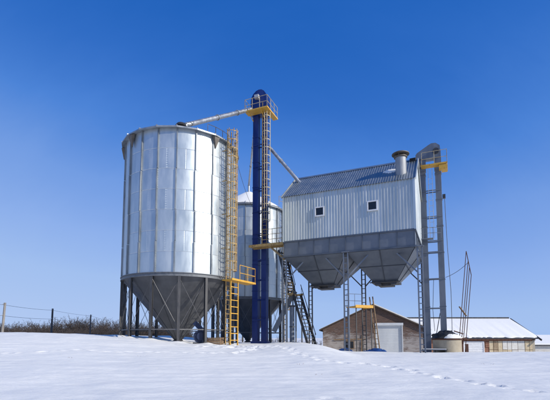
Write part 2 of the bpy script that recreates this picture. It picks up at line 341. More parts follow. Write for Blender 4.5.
# ------------------------------------------------------------------ the two big silos
RS, ZR, ZE = 4.0, 4.23, 14.02                    # radius, ring and eave above eye level
def silo(x, y, rise, label, phase, leg_phase, hoods=(), snowy=False):
    zb = -.3
    root = thing('grain_silo', (x, y, zb), 0, label, 'silo', 'large galvanised hopper silos')
    zr, ze = ZR - zb, ZE - zb
    face = math.atan2(-y, -x)                    # direction towards the viewer's side of the field
    NC, NT = 20, 7; th = (ze - zr) / NT; da = 2 * math.pi / NC
    pm = MB(); cols = [0, .03] + [i / 6 for i in range(1, 6)] + [.97, 1]; rows = [(0, .004), (.03, .014), (th * .5, .016), (th - .03, .014), (th, .004)]
    for zz, dr in rows:
        for c in cols:
            e = .006 if c in (0, 1) else 0
            t = (c - .5) * da; r = RS + dr - e; pm.v.append((r * math.cos(t), r * math.sin(t), zz))
    nc = len(cols)
    pm.f = [(j * nc + i, j * nc + i + 1, (j + 1) * nc + i + 1, (j + 1) * nc + i) for j in range(len(rows) - 1) for i in range(nc - 1)]
    for c, rows_ in ((.03, 9), (.97, 9)):
        for k in range(rows_):
            t = (c - .5) * da; zz = th * (k + .5) / rows_; r = RS + .013; h_ = .013; o = len(pm.v)
            for dy, dz_ in ((-h_, -h_), (h_, -h_), (h_, h_), (-h_, h_)): pm.v.append((r * math.cos(t + dy / RS), r * math.sin(t + dy / RS), zz + dz_))
            pm.v.append(((r + .012) * math.cos(t), (r + .012) * math.sin(t), zz)); pm.f += [(o + a_, o + (a_ + 1) % 4, o + 4) for a_ in range(4)]
    pme = pm.mesh('wall_panel', M['galv'], True, 9)
    a0 = face + R(phase)
    for t in range(NT):
        for c in range(NC): put('wall_panel', pme, root, (0, 0, zr + t * th), a0 + (c + (.5 if t % 2 else 0)) * da)
    inn = MB().lathe([(RS - .02, zr), (RS - .02, ze)], 60).build('inner_shell', 'ring', root, True)
    rb = MB(); segs = [(0, 1.5, .0, .10), (1.5, 3.0, .03, .085), (3.0, 5.0, -.02, .075), (5.0, 7.0, .02, .065)]
    for s0, s1, off, wd in segs:
        z0, z1 = zr + s0 * th + .02, zr + s1 * th - .02
        rb.box((RS + .065, off - .03, (z0 + z1) / 2), (.09, .018, z1 - z0)); rb.box((RS + .065, off + .03, (z0 + z1) / 2), (.09, .018, z1 - z0)); rb.box((RS + .112, off, (z0 + z1) / 2), (.012, wd * .95, z1 - z0))
    rme = rb.mesh('stiffener', M['rib'])
    for c in range(NC): put('stiffener', rme, root, (0, 0, 0), a0 + (c + .5) * da)
    # roof of wedge sheets, straight at the eave, folded down in a drip edge
    ro = RS + .36; z0 = ze + .02; r1 = .45; h2 = da / 2
    def pt(r, s, z): return (r * math.cos(s * h2), r * math.sin(s * h2), z)
    wm = MB()
    wm.add([pt(ro, -1, z0 - .10), pt(ro, 1, z0 - .10), pt(ro, 1, z0), pt(ro, -1, z0), pt(r1, 1, z0 + rise), pt(r1, -1, z0 + rise), pt(RS - .05, -1, z0 - .02), pt(RS - .05, 1, z0 - .02)],
           [(0, 1, 2, 3), (3, 2, 4, 5), (0, 6, 7, 1)])
    wm.beam(pt(ro, 1, z0 + .03), pt(r1, 1, z0 + rise + .03), .05, .07)
    wme = wm.mesh('roof_panel', M['roofg'])
    for c in range(NC): put('roof_panel', wme, root, (0, 0, 0), a0 + c * da)
    MB().lathe([(.5, z0 + rise - .05), (.5, z0 + rise + .12), (.3, z0 + rise + .2), (0, z0 + rise + .22)], 20).build('roof_collar', 'spout', root)
    if snowy:
        sn = MB(); n = 80; rr = random.Random(4)
        for k, q in enumerate((.99, .8, .55, .3, .12)):
            for i in range(n):
                r = ro * q * (1 + (rr.uniform(-.035, .012) if k == 0 else 0)); zz = z0 + rise * (ro - r) / (ro - r1)
                sn.v.append((r * math.cos(2 * math.pi * i / n), r * math.sin(2 * math.pi * i / n), zz + (.02 if k == 0 else .13 + rr.uniform(-.02, .02))))
        sn.f = [(k * n + i, k * n + (i + 1) % n, (k + 1) * n + (i + 1) % n, (k + 1) * n + i) for k in range(4) for i in range(n)]
        sn.build('roof_snow', 'snow_roof', root, True)
    for hd in hoods:                             # pointed hoods hanging under the eave
        hm = MB(); hm.add([(RS + .1, -.26, ze - .05), (RS + .1, .26, ze - .05), (RS + .34, .22, ze - .15), (RS + .34, -.22, ze - .15), (RS + .1, 0, ze - .95), (RS + .18, 0, ze - .9)],
                          [(0, 1, 2, 3), (3, 2, 5), (0, 3, 5, 4), (2, 1, 4, 5), (0, 4, 1)])
        o = hm.build('eave_hood', 'hood', root); o.rotation_euler.z = face + R(hd)
    # ring beam, hopper cone, outlet
    MB().lathe([(RS - .06, zr - .22), (RS + .12, zr - .22), (RS + .12, zr - .16), (RS + .06, zr - .14), (RS + .06, zr - .04), (RS + .13, zr - .02), (RS + .13, zr + .03), (RS + .02, zr + .03)], 84).build('ring_beam', 'ring', root)
    NL = 14; dl = 2 * math.pi / NL; zc0 = zr - .18; zc1 = .12; rc1 = .22
    hm = MB(); q = 4
    for i in range(q + 1):
        s = -1 + 2 * i / q
        for r, z in ((RS - .04, zc0), (rc1 + (RS - rc1) * .5, zc1 + (zc0 - zc1) * .5), (rc1, zc1)):
            t = s * dl / 2; d = .012 if abs(s) == 1 else 0; hm.v.append(((r - d) * math.cos(t), (r - d) * math.sin(t), z))
    hm.f = [(3 * i + k, 3 * i + k + 1, 3 * i + 4 + k, 3 * i + 3 + k) for i in range(q) for k in range(2)]
    t = dl / 2
    hm.beam((RS * math.cos(t), RS * math.sin(t), zc0 - .03), (rc1 * math.cos(t), rc1 * math.sin(t), zc1 - .03), .035, .02)
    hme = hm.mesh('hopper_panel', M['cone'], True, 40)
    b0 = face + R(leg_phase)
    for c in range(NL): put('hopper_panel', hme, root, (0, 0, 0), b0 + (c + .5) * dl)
    MB().lathe([(.30, zc1 + .05), (.36, zc1), (.36, zc1 - .05), (.25, zc1 - .05), (.25, zc1 - .3)], 20).box((0, 0, zc1 - .25), (.75, .55, .14)).build('outlet_gate', 'dark', root)
    lm = MB(); lx = RS + .0
    for s in (-1, 1): lm.box((lx + s * .085, 0, zr / 2 - .45), (.022, .17, zr + .5))
    lm.box((lx, 0, zr / 2 - .45), (.15, .02, zr + .5)); lm.box((lx, 0, .02), (.36, .36, .03))
    lme = lm.mesh('leg', M['leg'])
    for c in range(NL): put('leg', lme, root, (0, 0, 0), b0 + c * dl)
    e = lambda k, z: ((RS + .0) * math.cos(k * dl), (RS + .0) * math.sin(k * dl), z)
    x1 = MB().tube(e(0, .9), e(1, zr - .35), .017, 5).mesh('brace', M['rod']); x2 = MB().tube(e(0, zr - .35), e(1, .9), .017, 5).mesh('brace', M['rod']); x3 = MB().beam(e(0, .85), e(1, .85), .05, .07).mesh('tie_bar', M['rod'])
    for c in range(NL):
        put('brace', x1, root, (0, 0, 0), b0 + c * dl); put('brace', x2, root, (0, 0, 0), b0 + c * dl); put('tie_bar', x3, root, (0, 0, 0), b0 + c * dl)
    return root, face, zb, ze
S1 = (-7.13, 30.3); S2 = (-3.02, 45.9)
s1, face1, zb1, ze1 = silo(*S1, 1.05, 'big galvanised silo standing nearest, on the left, with dark hopper cone', -5 + 9, 0, hoods=(-54, 33, -88))
s2, face2, zb2, ze2 = silo(*S2, 2.45, 'galvanised silo with snowy cone roof, partly hidden behind the blue elevator', 4, 9, snowy=True)
# roof rail, vent and spout collar of the near silo (local to the silo root)
mb = MB()
arc = [((RS + .15) * math.cos(face1 + R(t)), (RS + .15) * math.sin(face1 + R(t)), ze1 + .1) for t in range(24, 84, 9)]
railing(mb, arc, .55, .9, .022, ()); mb.build('roof_railing', 'rod', s1)
v0 = Vector((math.cos(face1 - R(3)), math.sin(face1 - R(3)), 0)) * 2.0
zv = ze1 + 1.05 * (4.36 - 2.0) / 3.9
MB().lathe([(.2, zv - .1), (.2, zv + .55), (.36, zv + .55), (.40, zv + .62), (.3, zv + .74), (0, zv + .78)], 14, (v0.x, v0.y)).build('roof_vent', 'dark', s1)
# caged ladder on the near silo
def ladder_spot(c, face, deg, r): return c[0] + r * math.cos(face + R(deg)), c[1] + r * math.sin(face + R(deg)), face + R(deg) + math.pi / 2
lx, ly, lr = ladder_spot(S1, face1, 46.5, RS + .5)
gz0 = g(lx, ly) - .1
lad = thing('caged_ladder', (lx, ly, gz0), lr, 'tall yellow caged ladder with side platform climbing the nearest silo', 'ladder', 'caged ladders on silos and elevators')
caged_ladder(lad, 14.75 - gz0, .46, 4.6 - gz0, 14.7 - gz0, .40, 'yellowold', 'yellowold')
pz = 3.93 - gz0
for sx in (-.42, .42): MB().box((sx, -.55, pz / 2), (.07, .07, pz)).build('post', 'yellow', lad)
cb = MB().box((0, 0, 0), (.77, .05, .05)).mesh('cross_bar', M['yellow'])
for k in range(1, int(pz / .45)): put('cross_bar', cb, lad, (0, -.55, k * .45))
d = MB().box((.95, -.28, pz), (2.9, .85, .07)); d.box((.95, -.71, pz + .02), (2.9, .03, .13)); d.box((2.41, -.28, pz + .02), (.03, .85, .13))
d.build('platform', 'yellow', lad)
railing(MB(), [(.45, -.68, pz), (2.38, -.68, pz), (2.38, .12, pz)], 1.1, 1.0, .024).build('railing', 'yellow', lad)
for z in (6.2, 8.6, 11, 13.2):
    for sx in (-.23, .23): MB().beam((sx, 0, z - gz0), (sx, .42, z - gz0), .05, .05).build('wall_bracket', 'yellowold', lad)
# caged ladder on the far silo
lx, ly, lr = ladder_spot(S2, face2, 62, RS + .5); gz0 = g(lx, ly) - .1
lad2 = thing('caged_ladder', (lx, ly, gz0), lr, 'weathered caged ladder on the snowy roofed silo behind', 'ladder', 'caged ladders on silos and elevators')
caged_ladder(lad2, 14.9 - gz0, .46, 3.0 - gz0, 14.8 - gz0, .42, 'tan', 'tan', hoop_step=.7)
railing(MB(), [(-.9, .3, 14.35 - gz0), (.5, -.2, 14.35 - gz0), (1.6, .3, 14.35 - gz0)], 1.0, .7, .022).build('railing', 'tan', lad2)

# ------------------------------------------------------------------ drier: a clad box on hoppers and lattice columns
RZ = R(-23.5); U = Vector((math.cos(RZ), math.sin(RZ), 0)); W = Vector((-math.sin(RZ), math.cos(RZ), 0)); O = Vector((.76, 34.33, 0))
def wpt(s, w_, z=0): p = O + U * s + W * w_; return (p.x, p.y, z)
L, WD = 10.6, 7.0; ZB = -1.2
dr = thing('grain_drier', (O.x, O.y, ZB), RZ, 'zinc clad box house raised on grey hoppers and lattice columns', 'building')
lz = lambda z: z - ZB
z0, z1, z2 = lz(8.12), lz(12.08), lz(14.92)
def corr(mb, x0, x1, f0, f1, pos, pitch=.225, dep=.06):
    """corrugated sheet from x0 to x1; f0/f1 give its lower and upper edge; pos(x, z, d) places it"""
    n = round((x1 - x0) / pitch); p = (x1 - x0) / n; xs = []
    for k in range(n):
        xs += [(x0 + k * p + p * a, d) for a, d in ((0, 0), (.42, 0), (.56, dep), (.86, dep))]
    xs.append((x1, 0)); o = len(mb.v)
    for x, d in xs: mb.v.append(pos(x, f0(x), d)); mb.v.append(pos(x, f1(x), d))
    mb.f += [(o + 2 * i, o + 2 * i + 2, o + 2 * i + 3, o + 2 * i + 1) for i in range(len(xs) - 1)]
    return mb
NSH = 9
for k in range(NSH):
    a_, b_ = L * k / NSH, L * (k + 1) / NSH + (.02 if k < NSH - 1 else 0); e_ = .004 * (k % 2)
    corr(MB(), a_, b_, lambda x: z0 - e_, lambda x: z1, lambda x, z, d: (x, -d - e_, z)).build('wall_sheet', 'siding', dr)
    corr(MB(), a_, b_, lambda x: z0 - e_, lambda x: z1, lambda x, z, d: (x, WD + d + e_, z)).build('wall_sheet', 'siding', dr)
gab = lambda y: z1 + (z2 - z1) * (1 - abs(y - WD / 2) / (WD / 2))
for k in range(6):
    a_, b_ = WD * k / 6, WD * (k + 1) / 6 + (.02 if k < 5 else 0); e_ = .004 * (k % 2)
    corr(MB(), a_, b_, lambda y: z0 - e_, gab, lambda y, z, d: (-d - e_, y, z)).build('wall_sheet', 'siding', dr)
    corr(MB(), a_, b_, lambda y: z0 - e_, gab, lambda y, z, d: (L + d + e_, y, z)).build('wall_sheet', 'siding', dr)
ov = .14; sl_ = (z2 - z1) / (WD / 2)
for sd_ in (0, 1):
    def pos(x, q, d, sd_=sd_):
        y = -ov + q * (WD / 2 + ov); z = z1 + sl_ * y + .05 + d * .8
        return (x, y if not sd_ else WD - y, z)
    for k in range(NSH):
        a_, b_ = -.15 + (L + .3) * k / NSH, -.15 + (L + .3) * (k + 1) / NSH + (.02 if k < NSH - 1 else 0); e_ = .004 * (k % 2)
        corr(MB(), a_, b_, lambda x: 0, lambda x: 1, lambda x, q, d: pos(x, q, d + e_), .195, .042).build('roof_sheet', 'roofz', dr)
MB().prism([(WD / 2 - .28, z2 - .12), (WD / 2, z2 + .13), (WD / 2 + .28, z2 - .12), (WD / 2, z2 + .10)], 'x', -.17, L + .17).build('ridge_cap', 'roofz', dr)
for xe in (-.17, L + .17):
    mb = MB()
    mb.beam((xe, -ov - .02, z1 - sl_ * ov + .02), (xe, WD / 2, z2 + .06), .05, .2); mb.beam((xe, WD + ov + .02, z1 - sl_ * ov + .02), (xe, WD / 2, z2 + .06), .05, .2)
    mb.build('barge_board', 'siding', dr)
for xc in (-.03, L + .03):
    MB().box((xc, -.03, (z0 + z1) / 2), (.14, .10, z1 - z0 - .02)).build('corner_trim', 'siding', dr)
for u_, zz in ((3.2, 10.38), (7.5, 10.3)):
    wn = MB(); a = .36; zc = lz(zz)
    for p, q in (((0, 0, a), (2 * a + .1, .1, .1)), ((0, 0, -a), (2 * a + .1, .12, .1)), ((-a, 0, 0), (.1, .1, 2 * a - .1)), ((a, 0, 0), (.1, .1, 2 * a - .1))): wn.box((u_ + p[0], -.08 + p[1], zc + p[2]), q)
    wo_ = wn.build('window', 'white', dr)
    wo_.data = bevel(wo_.data, .008)
    MB().box((u_, -.07, zc), (2 * a - .1, .03, 2 * a - .1)).build('pane', 'glass', wo_)
# band under the cladding: panels and ribs
zb0, zbt = lz(6.84), z0
NP = 8; pw = L / NP
bpm = bevel(MB().box((0, 0, 0), (pw - .05, .06, zbt - zb0 - .06)).mesh('band_panel', M['greym']), .01)
bps = bevel(MB().box((0, 0, 0), (WD / 5 - .05, .06, zbt - zb0 - .06)).mesh('band_panel', M['greym']), .01)
rbm = MB().box((0, 0, 0), (.06, .12, zbt - zb0 - .06)).mesh('band_rib', M['greyd'])
for yy in (.05, WD - .05):
    for k in range(NP): put('band_panel', bpm, dr, ((k + .5) * pw, yy, (zb0 + zbt) / 2))
    for k in range(NP + 1): put('band_rib', rbm, dr, (min(max(k * pw, .03), L - .03), yy + (-.03 if yy < 1 else .03), (zb0 + zbt) / 2))
for xx in (.05, L - .05):
    for k in range(5): put('band_panel', bps, dr, (xx, (k + .5) * WD / 5, (zb0 + zbt) / 2), R(90))
    for k in range(1, 5): put('band_rib', rbm, dr, (xx + (.03 if xx > 1 else -.03), k * WD / 5, (zb0 + zbt) / 2), R(90))
for zz, hh in ((zbt - .0, .12), (zb0, .13)):
    mb = MB()
    for yy in (-.01, WD + .01): mb.box((L / 2, yy, zz), (L + .16, .12, hh))
    for xx in (-.02, L + .02): mb.box((xx, WD / 2, zz), (.12, WD - .14, hh))
    mb.build('edge_beam', 'greyd', dr)
# two hoppers, each face of four plates
hz0, hz1 = zb0 - .05, lz(4.66)
for hx in (L * .25, L * .75):
    hp = MB()
    ho = put('hopper', None, dr); 
    cxh, cyh = hx, WD / 2; ta, tb = L / 4 - .03, WD / 2 - .03; ba, bb = .98, 1.0
    ring = lambda q: [(cxh + sx * (ta + (ba - ta) * q), cyh + sy * (tb + (bb - tb) * q), hz0 + (hz1 - hz0) * q) for sx, sy in ((-1, -1), (1, -1), (1, 1), (-1, 1))]
    hp = MB(); r0, r1_ = ring(0), ring(1)
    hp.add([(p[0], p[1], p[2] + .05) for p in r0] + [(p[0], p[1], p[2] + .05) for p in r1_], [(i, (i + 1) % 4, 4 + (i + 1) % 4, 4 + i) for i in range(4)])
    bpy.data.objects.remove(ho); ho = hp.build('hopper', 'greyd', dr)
    for i in range(4):
        A, B, C, D = map(Vector, (r0[i], r0[(i + 1) % 4], r1_[(i + 1) % 4], r1_[i]))
        nrm = (B - A).cross(D - A).normalized(); cen = (A + B + C + D) / 4
        if nrm.dot(cen - Vector((cxh, cyh, cen.z))) < 0: nrm = -nrm
        ev = lambda a, b: A.lerp(B, a).lerp(D.lerp(C, a), b)
        for a0_, a1_ in ((0, .5), (.5, 1)):
            for b0_, b1_ in ((0, .5), (.5, 1)):
                e_ = .008; q = [ev(a0_ + e_, b0_ + e_), ev(a1_ - e_, b0_ + e_), ev(a1_ - e_, b1_ - e_), ev(a0_ + e_, b1_ - e_)]
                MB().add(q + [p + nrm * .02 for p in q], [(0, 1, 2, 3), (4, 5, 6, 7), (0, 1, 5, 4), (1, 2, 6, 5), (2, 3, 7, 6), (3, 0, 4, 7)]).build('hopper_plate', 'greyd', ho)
        mb = MB(); mb.beam(ev(.5, 0) + nrm * .03, ev(.5, 1) + nrm * .03, .07, .07, nrm); mb.beam(ev(.0, .5) + nrm * .03, ev(1, .5) + nrm * .03, .06, .05, nrm)
        mb.build('hopper_rib', 'greyr', ho)
    og = MB(); og.box((cxh, cyh, hz1 - .05), (2.15, 2.2, .16)); og.box((cxh - .55, cyh - .9, hz1 - .2), (.5, .5, .2)); og.box((cxh + .7, cyh - .95, hz1 - .2), (.45, .4, .22)); og.box((cxh, cyh, hz1 - .22), (1.2, 1.2, .25)); og.tube((cxh - 1.2, cyh - 1.15, hz1 - .1), (cxh + 1.2, cyh - 1.15, hz1 - .1), .05, 6)
    og.build('slide_gate', 'dark', ho)
# columns: three in front, three behind
for k, (cx_, cy_) in enumerate(((-.05, .25), (L / 2, .05), (L + .28, .1), (-.0, WD), (L / 2, WD), (L + .1, WD))):
    p = wpt(cx_, cy_); gl = g(p[0], p[1]) - .25
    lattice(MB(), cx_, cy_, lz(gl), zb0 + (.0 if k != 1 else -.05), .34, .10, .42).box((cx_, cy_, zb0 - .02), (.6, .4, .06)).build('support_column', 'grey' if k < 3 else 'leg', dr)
    mb = MB(); sy = 1 if cy_ > 3 else -1
    for sx in (-1, 1):
        if 0 < cx_ + sx * 1.9 < L: mb.beam((cx_ + sx * .15, cy_, zb0 - 2.0), (cx_ + sx * 1.9, cy_ + (-.02 if sy > 0 else .35), zb0 - .12), .10, .10)
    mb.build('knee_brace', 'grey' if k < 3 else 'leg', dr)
# chimney with its collar and cap
cx_, cy_ = 9.6, 1.15; zt = lz(14.72); zc = z1 + sl_ * cy_
MB().lathe([(.42, zc - .35), (.42, zt - .42), (.38, zt - .42), (.38, zt - .5)], 28, (cx_, cy_)).build('chimney', 'vent', dr, True)
ch = MB().lathe([(.0, zt + .04), (.5, zt), (.68, zt - .10), (.68, zt - .16), (.56, zt - .15), (0, zt - .15)], 28, (cx_, cy_))
for k in range(6): t = k * math.pi / 3 + .3; ch.beam((cx_ + .33 * math.cos(t), cy_ + .33 * math.sin(t), zt - .5), (cx_ + .42 * math.cos(t), cy_ + .42 * math.sin(t), zt - .12), .04, .02)
ch.lathe([(.43, zt - .44), (.52, zt - .40), (.52, zt - .34), (.42, zt - .33)], 28, (cx_, cy_)); ch.build('chimney_cap', 'hood', dr)
sp_ = MB(); rr = random.Random(8); n = 26; cxs, cys = 8.75, 1.75
ringp = []
for i in range(n):
    t = 2 * math.pi * i / n; q = 1 + rr.uniform(-.22, .22); ringp.append((cxs + .62 * q * math.cos(t), cys + .30 * q * math.sin(t)))
sp_.add([(x, y, z1 + sl_ * y + .05) for x, y in ringp] + [(cxs + (x - cxs) * .75, cys + (y - cys) * .75, z1 + sl_ * (cys + (y - cys) * .75) + .17) for x, y in ringp], [(i, (i + 1) % n, n + (i + 1) % n, n + i) for i in range(n)] + [tuple(range(n, 2 * n))])
sp_.build('snow_patch', 'snow_roof', dr, True, 60)

# ------------------------------------------------------------------ blue bucket elevator
def elevator(origin, rz, label, xl, xr, wl, wr, dp, ztop, zplat, mat, steps, gmat):
    gz_ = g(origin[0], origin[1]) - .1
    root = thing('bucket_elevator', (origin[0], origin[1], gz_), rz, label, 'elevator', 'bucket elevators')
    H = lambda z: z - gz_
    for x, wd in ((xl, wl), (xr, wr)):
        t = MB().box((x, 0, H(ztop - 1.9) / 2), (wd, dp, H(ztop - 1.9)))
        o = t.build('casing', mat, root)
        fm = MB().box((0, 0, 0), (wd + .07, dp + .07, .05)).mesh('casing_flange', M[mat]); z = 2.4
        while z < H(ztop - 2.2): put('casing_flange', fm, o, (x, 0, z)); z += 2.4
    tb = MB().box((0, 0, 0), (xr - xl + wl * .9, .05, .09)).mesh('tie_bracket', M[mat])
    for z in steps:
        for sy in (-1, 1): put('tie_bracket', tb, root, ((xl + xr) / 2, sy * (dp / 2 + .03), H(z)))
    MB().box(((xl + xr) / 2, 0, .16), (xr - xl + wl + .2, dp + .15, .32)).build('boot', mat, root)
    return root, H, gz_
EO = Vector(wpt(-2.92, 1.35)); 
be, H, gzb = elevator((EO.x, EO.y), RZ, 'tall blue bucket elevator with twin legs and domed head', -.36, .50, .54, .48, .5, 22.7, 20.85, 'blue', [1.6, 3.4, 5.2, 7.0, 9.4, 11.5, 13.6, 15.7, 17.8], 'blue')
zt = H(23.1); zl = H(20.75)
prof = [(-.80, zl), (-.80, zt - .95), (-.72, zt - .62), (-.52, zt - .30), (-.25, zt - .08), (.02, zt), (.30, zt - .04), (.55, zt - .22), (.74, zt - .5), (.80, zt - .85), (.80, zl)]
MB().prism(prof, 'y', -.42, .42).build('head', 'blue', be)
MB().tube((.0, -.62, zt - .9), (.0, -.42, zt - .9), .12, 10).box((.0, -.75, zt - .9), (.4, .28, .34)).build('drive_motor', 'rail', be)
dk = MB(); zd = H(20.7)
dk.box((.15, -.85, zd), (2.25, .80, .06)); dk.box((1.05, .35, zd), (.46, 1.6, .06))
dk.box((.15, -1.26, zd + .03), (2.3, .03, .11)); dk.box((1.29, -.05, zd + .03), (.03, 2.4, .11)); dk.box((-.99, -.85, zd + .03), (.03, .8, .11))
dk.beam((-.6, -1.2, zd - .08), (-.6, -.25, zd - .5), .06, .06); dk.beam((.6, -1.2, zd - .08), (.6, -.25, zd - .5), .06, .06)
dk.build('head_platform', 'yellow', be)
railing(MB(), [(-.98, -.45, zd), (-.98, -1.24, zd), (1.27, -1.24, zd), (1.27, 1.1, zd)], 1.15, .75, .026, (.5,)).build('railing', 'railtan', be)
# ladder of the elevator, standing on the service walkway
zw = 8.1
lo = EO + U * .66 + W * -.42
bl = thing('caged_ladder', (lo.x, lo.y, zw + .05), RZ, 'rusty tan ladder with pale cage running up the blue elevator', 'ladder', 'caged ladders on silos and elevators')
caged_ladder(bl, 21.7 - zw, .44, 2.3, 21.5 - zw - .9, .36, 'tan', 'railtan', hoop_step=.75, nstrap=4)
for o in list(bl.children):
    if o.name.startswith('cage'): o.rotation_euler.z = R(68)
for z in (1.4, 3.6, 5.8, 8.0, 10.2):
    for x in (-.22, 0): MB().beam((x, .02, z), (x, .20, z), .05, .05).build('wall_bracket', 'tan', bl)
# service walkway between elevator and drier
ww = thing('service_walkway', wpt(-1.7, .55, zw - .3), RZ, 'yellow walkway with railing between blue elevator and raised box house', 'walkway')
MB().box((-.05, 0, .27), (3.3, .9, .06)).box((-.05, -.47, .27), (3.3, .05, .22)).box((-.05, .47, .27), (3.3, .05, .22)).build('deck', 'yellowold', ww)
railing(MB(), [(-.45, -.42, .3), (1.55, -.42, .3)], 1.35, .8, .026, (.33, .66)).build('railing', 'tan', ww)
mb = MB(); mb.beam((1.62, -.4, -1.1), (.2, -.4, .16), .08, .08); mb.beam((1.62, .4, -1.1), (.2, .4, .16), .08, .08); mb.beam((1.62, -.4, .1), (1.62, -.4, -1.2), .08, .08); mb.beam((1.62, .4, .1), (1.62, .4, -1.2), .08, .08)
mb.build('bracket', 'tan', ww)

# ------------------------------------------------------------------ grey bucket elevator by the far gable
GO = Vector((14.12, 36.1, 0))
ge, H2, gzg = elevator((GO.x, GO.y), RZ, 'grey bucket elevator with yellow head platform beside the bright gable', -.66, .66, .50, .50, .5, 17.0, 15.1, 'grey', [2.6, 5.2, 7.6, 8.6, 10.8, 13.2], 'grey')
zt = H2(17.55); zl = H2(15.0)
MB().prism([(-1.16, zt - 1.35), (-1.2, zt - .9), (-1.08, zt - .72), (-.1, zt - .14), (.18, zt), (.55, zt - .02), (.88, zt - .3), (.95, zt - .9), (.95, zt - 1.35)], 'y', -.4, .4).build('head', 'grey', ge)
for sx in (-.66, .66): MB().box((sx, 0, (zl + .1 + zt - 1.35) / 2), (.60, .54, zt - 1.35 - zl - .1)).build('head_neck', 'grey', ge)
MB().tube((.55, -.42, zt - .8), (.55, -.55, zt - .8), .26, 14).build('drive_pulley', 'dark', ge)
dk = MB(); zd = H2(15.25)
dk.box((.35, -.75, zd), (2.1, .6, .05)); dk.box((1.2, .3, zd), (.5, 1.5, .05)); dk.box((.35, -1.06, zd + .05), (2.16, .03, .14)); dk.box((1.46, -.1, zd + .05), (.03, 1.95, .14))
dk.box((1.1, -.85, zd - .28), (.65, .4, .42))
dk.build('head_platform', 'yellow', ge)
railing(MB(), [(-.65, -1.04, zd), (1.44, -1.04, zd), (1.44, 1.0, zd)], 1.25, 1.05, .024).build('railing', 'railtan', ge)
gl_ = thing('access_ladder', tuple(GO + U * 0 + W * -.34) , RZ, 'narrow ladder set between the twin legs of the grey elevator', 'ladder')
gl_.location.z = 8.78
h = 15.2 - 8.78
for sx in (-.17, .17): MB().box((sx, 0, h / 2), (.04, .05, h)).build('stringer', 'rail', gl_)
rm = MB().tube((-.17, 0, 0), (.17, 0, 0), .017, 5).mesh('rung', M['rail'])
for k in range(1, int(h / .5)): put('rung', rm, gl_, (0, 0, k * .5))
mp_ = MB(); zz = H2(8.7); mp_.box((-.75, -.7, zz), (1.7, .6, .06)); railing(mp_, [(-1.55, -.98, zz), (.1, -.98, zz), (.75, -.6, zz)], .95, .85, .02); mp_.build('mid_platform', 'grey', ge)
mp_ = MB().box((1.08, 0, H2(12.6)), (.25, .3, .35)).tube((.95, 0, H2(12.6)), (1.2, 0, H2(12.6)), .08, 8); mp_.build('cable_box', 'dark', ge)
MB().path([(1.12, -.1, H2(12.4)), (1.2, -.12, H2(8)), (1.35, -.15, H2(4)), (1.3, -.1, .6)], .025, 5).build('cable', 'wire', ge)
mb = MB(); mb.beam((-.4, .3, .2), (.4, .3, H2(2.2)), .06, .06); mb.path([(-.1, .5, H2(.6)), (-.2, .5, H2(2.5)), (-.05, .5, H2(5.2))], .022, 5); mb.build('counterweight_rope', 'dark', ge)
# chute from the grey head into the roof
A = GO + U * -.95 + Vector((0, 0, 15.7)); B = Vector(wpt(L - .25, WD / 2 - .35, 14.75))
cht = thing('feed_chute', tuple(A), 0, 'short dark chute from grey elevator head into the zinc roof', 'chute')
MB().beam((0, 0, 0), tuple(B - A), .42, .42).build('duct', 'dark', cht)
MB().beam(tuple((B - A) * .9), tuple((B - A) * 1.0), .48, .48).build('collar', 'dark', cht)

# ------------------------------------------------------------------ grain spouts
def spout(label, pts, r, group='grain spouts', flanges=(.3, .62), elbow=None):
    o = Vector(pts[0]); root = thing('grain_spout', pts[0], 0, label, 'pipe', group); q = [Vector(p) - o for p in pts]
    mb = MB()
    for a, b in zip(q, q[1:]): mb.tube(a, b, r, 14)
    mb.build('pipe', 'spout', root, True, 40)
    fm = MB(); a, b = max(zip(q, q[1:]), key=lambda t: (t[1] - t[0]).length)
    for f in flanges:
        c = a.lerp(b, f); t = (b - a).normalized(); fm.tube(c - t * .05, c + t * .05, r * 1.28, 14)
    for c in q[1:-1]: fm.v and None; fm.tube(c - Vector((0, 0, .02)), c + Vector((0, 0, .06)), r * 1.2, 12)
    fm.build('flange', 'rib', root)
    return root
hb = EO + U * -.7 + Vector((0, 0, 21.6))
e1 = Vector((S1[0], S1[1], ze1 + zb1 + 1.05))
spout('long zinc spout sloping from blue elevator head down to the nearest silo', [tuple(hb), (e1.x + .55, e1.y + .3, 16.62), (e1.x + .25, e1.y + .1, 16.45), (e1.x + .12, e1.y, 16.0), (e1.x + .12, e1.y, e1.z - .05)], .19)
hb2 = EO + U * -.62 + W * .1 + Vector((0, 0, 20.8)); e2 = Vector((S2[0], S2[1], ze2 + zb2 + 2.6))
spout('thin steep spout from blue elevator head to the snowy silo roof', [tuple(hb2), tuple(hb2 - Vector((0.02, -.1, 1.0))), tuple(e2 + Vector((0, 0, .9))), tuple(e2)], .11)
hb3 = EO + U * .3 + W * .45 + Vector((0, 0, 18.3)); e3 = Vector(wpt(.55, 2.7, 14.15))
spout('slanting spout from blue elevator to the left end of the zinc roof', [tuple(hb3), tuple(e3 + Vector((0, 0, .0)))], .16, flanges=(.45,))

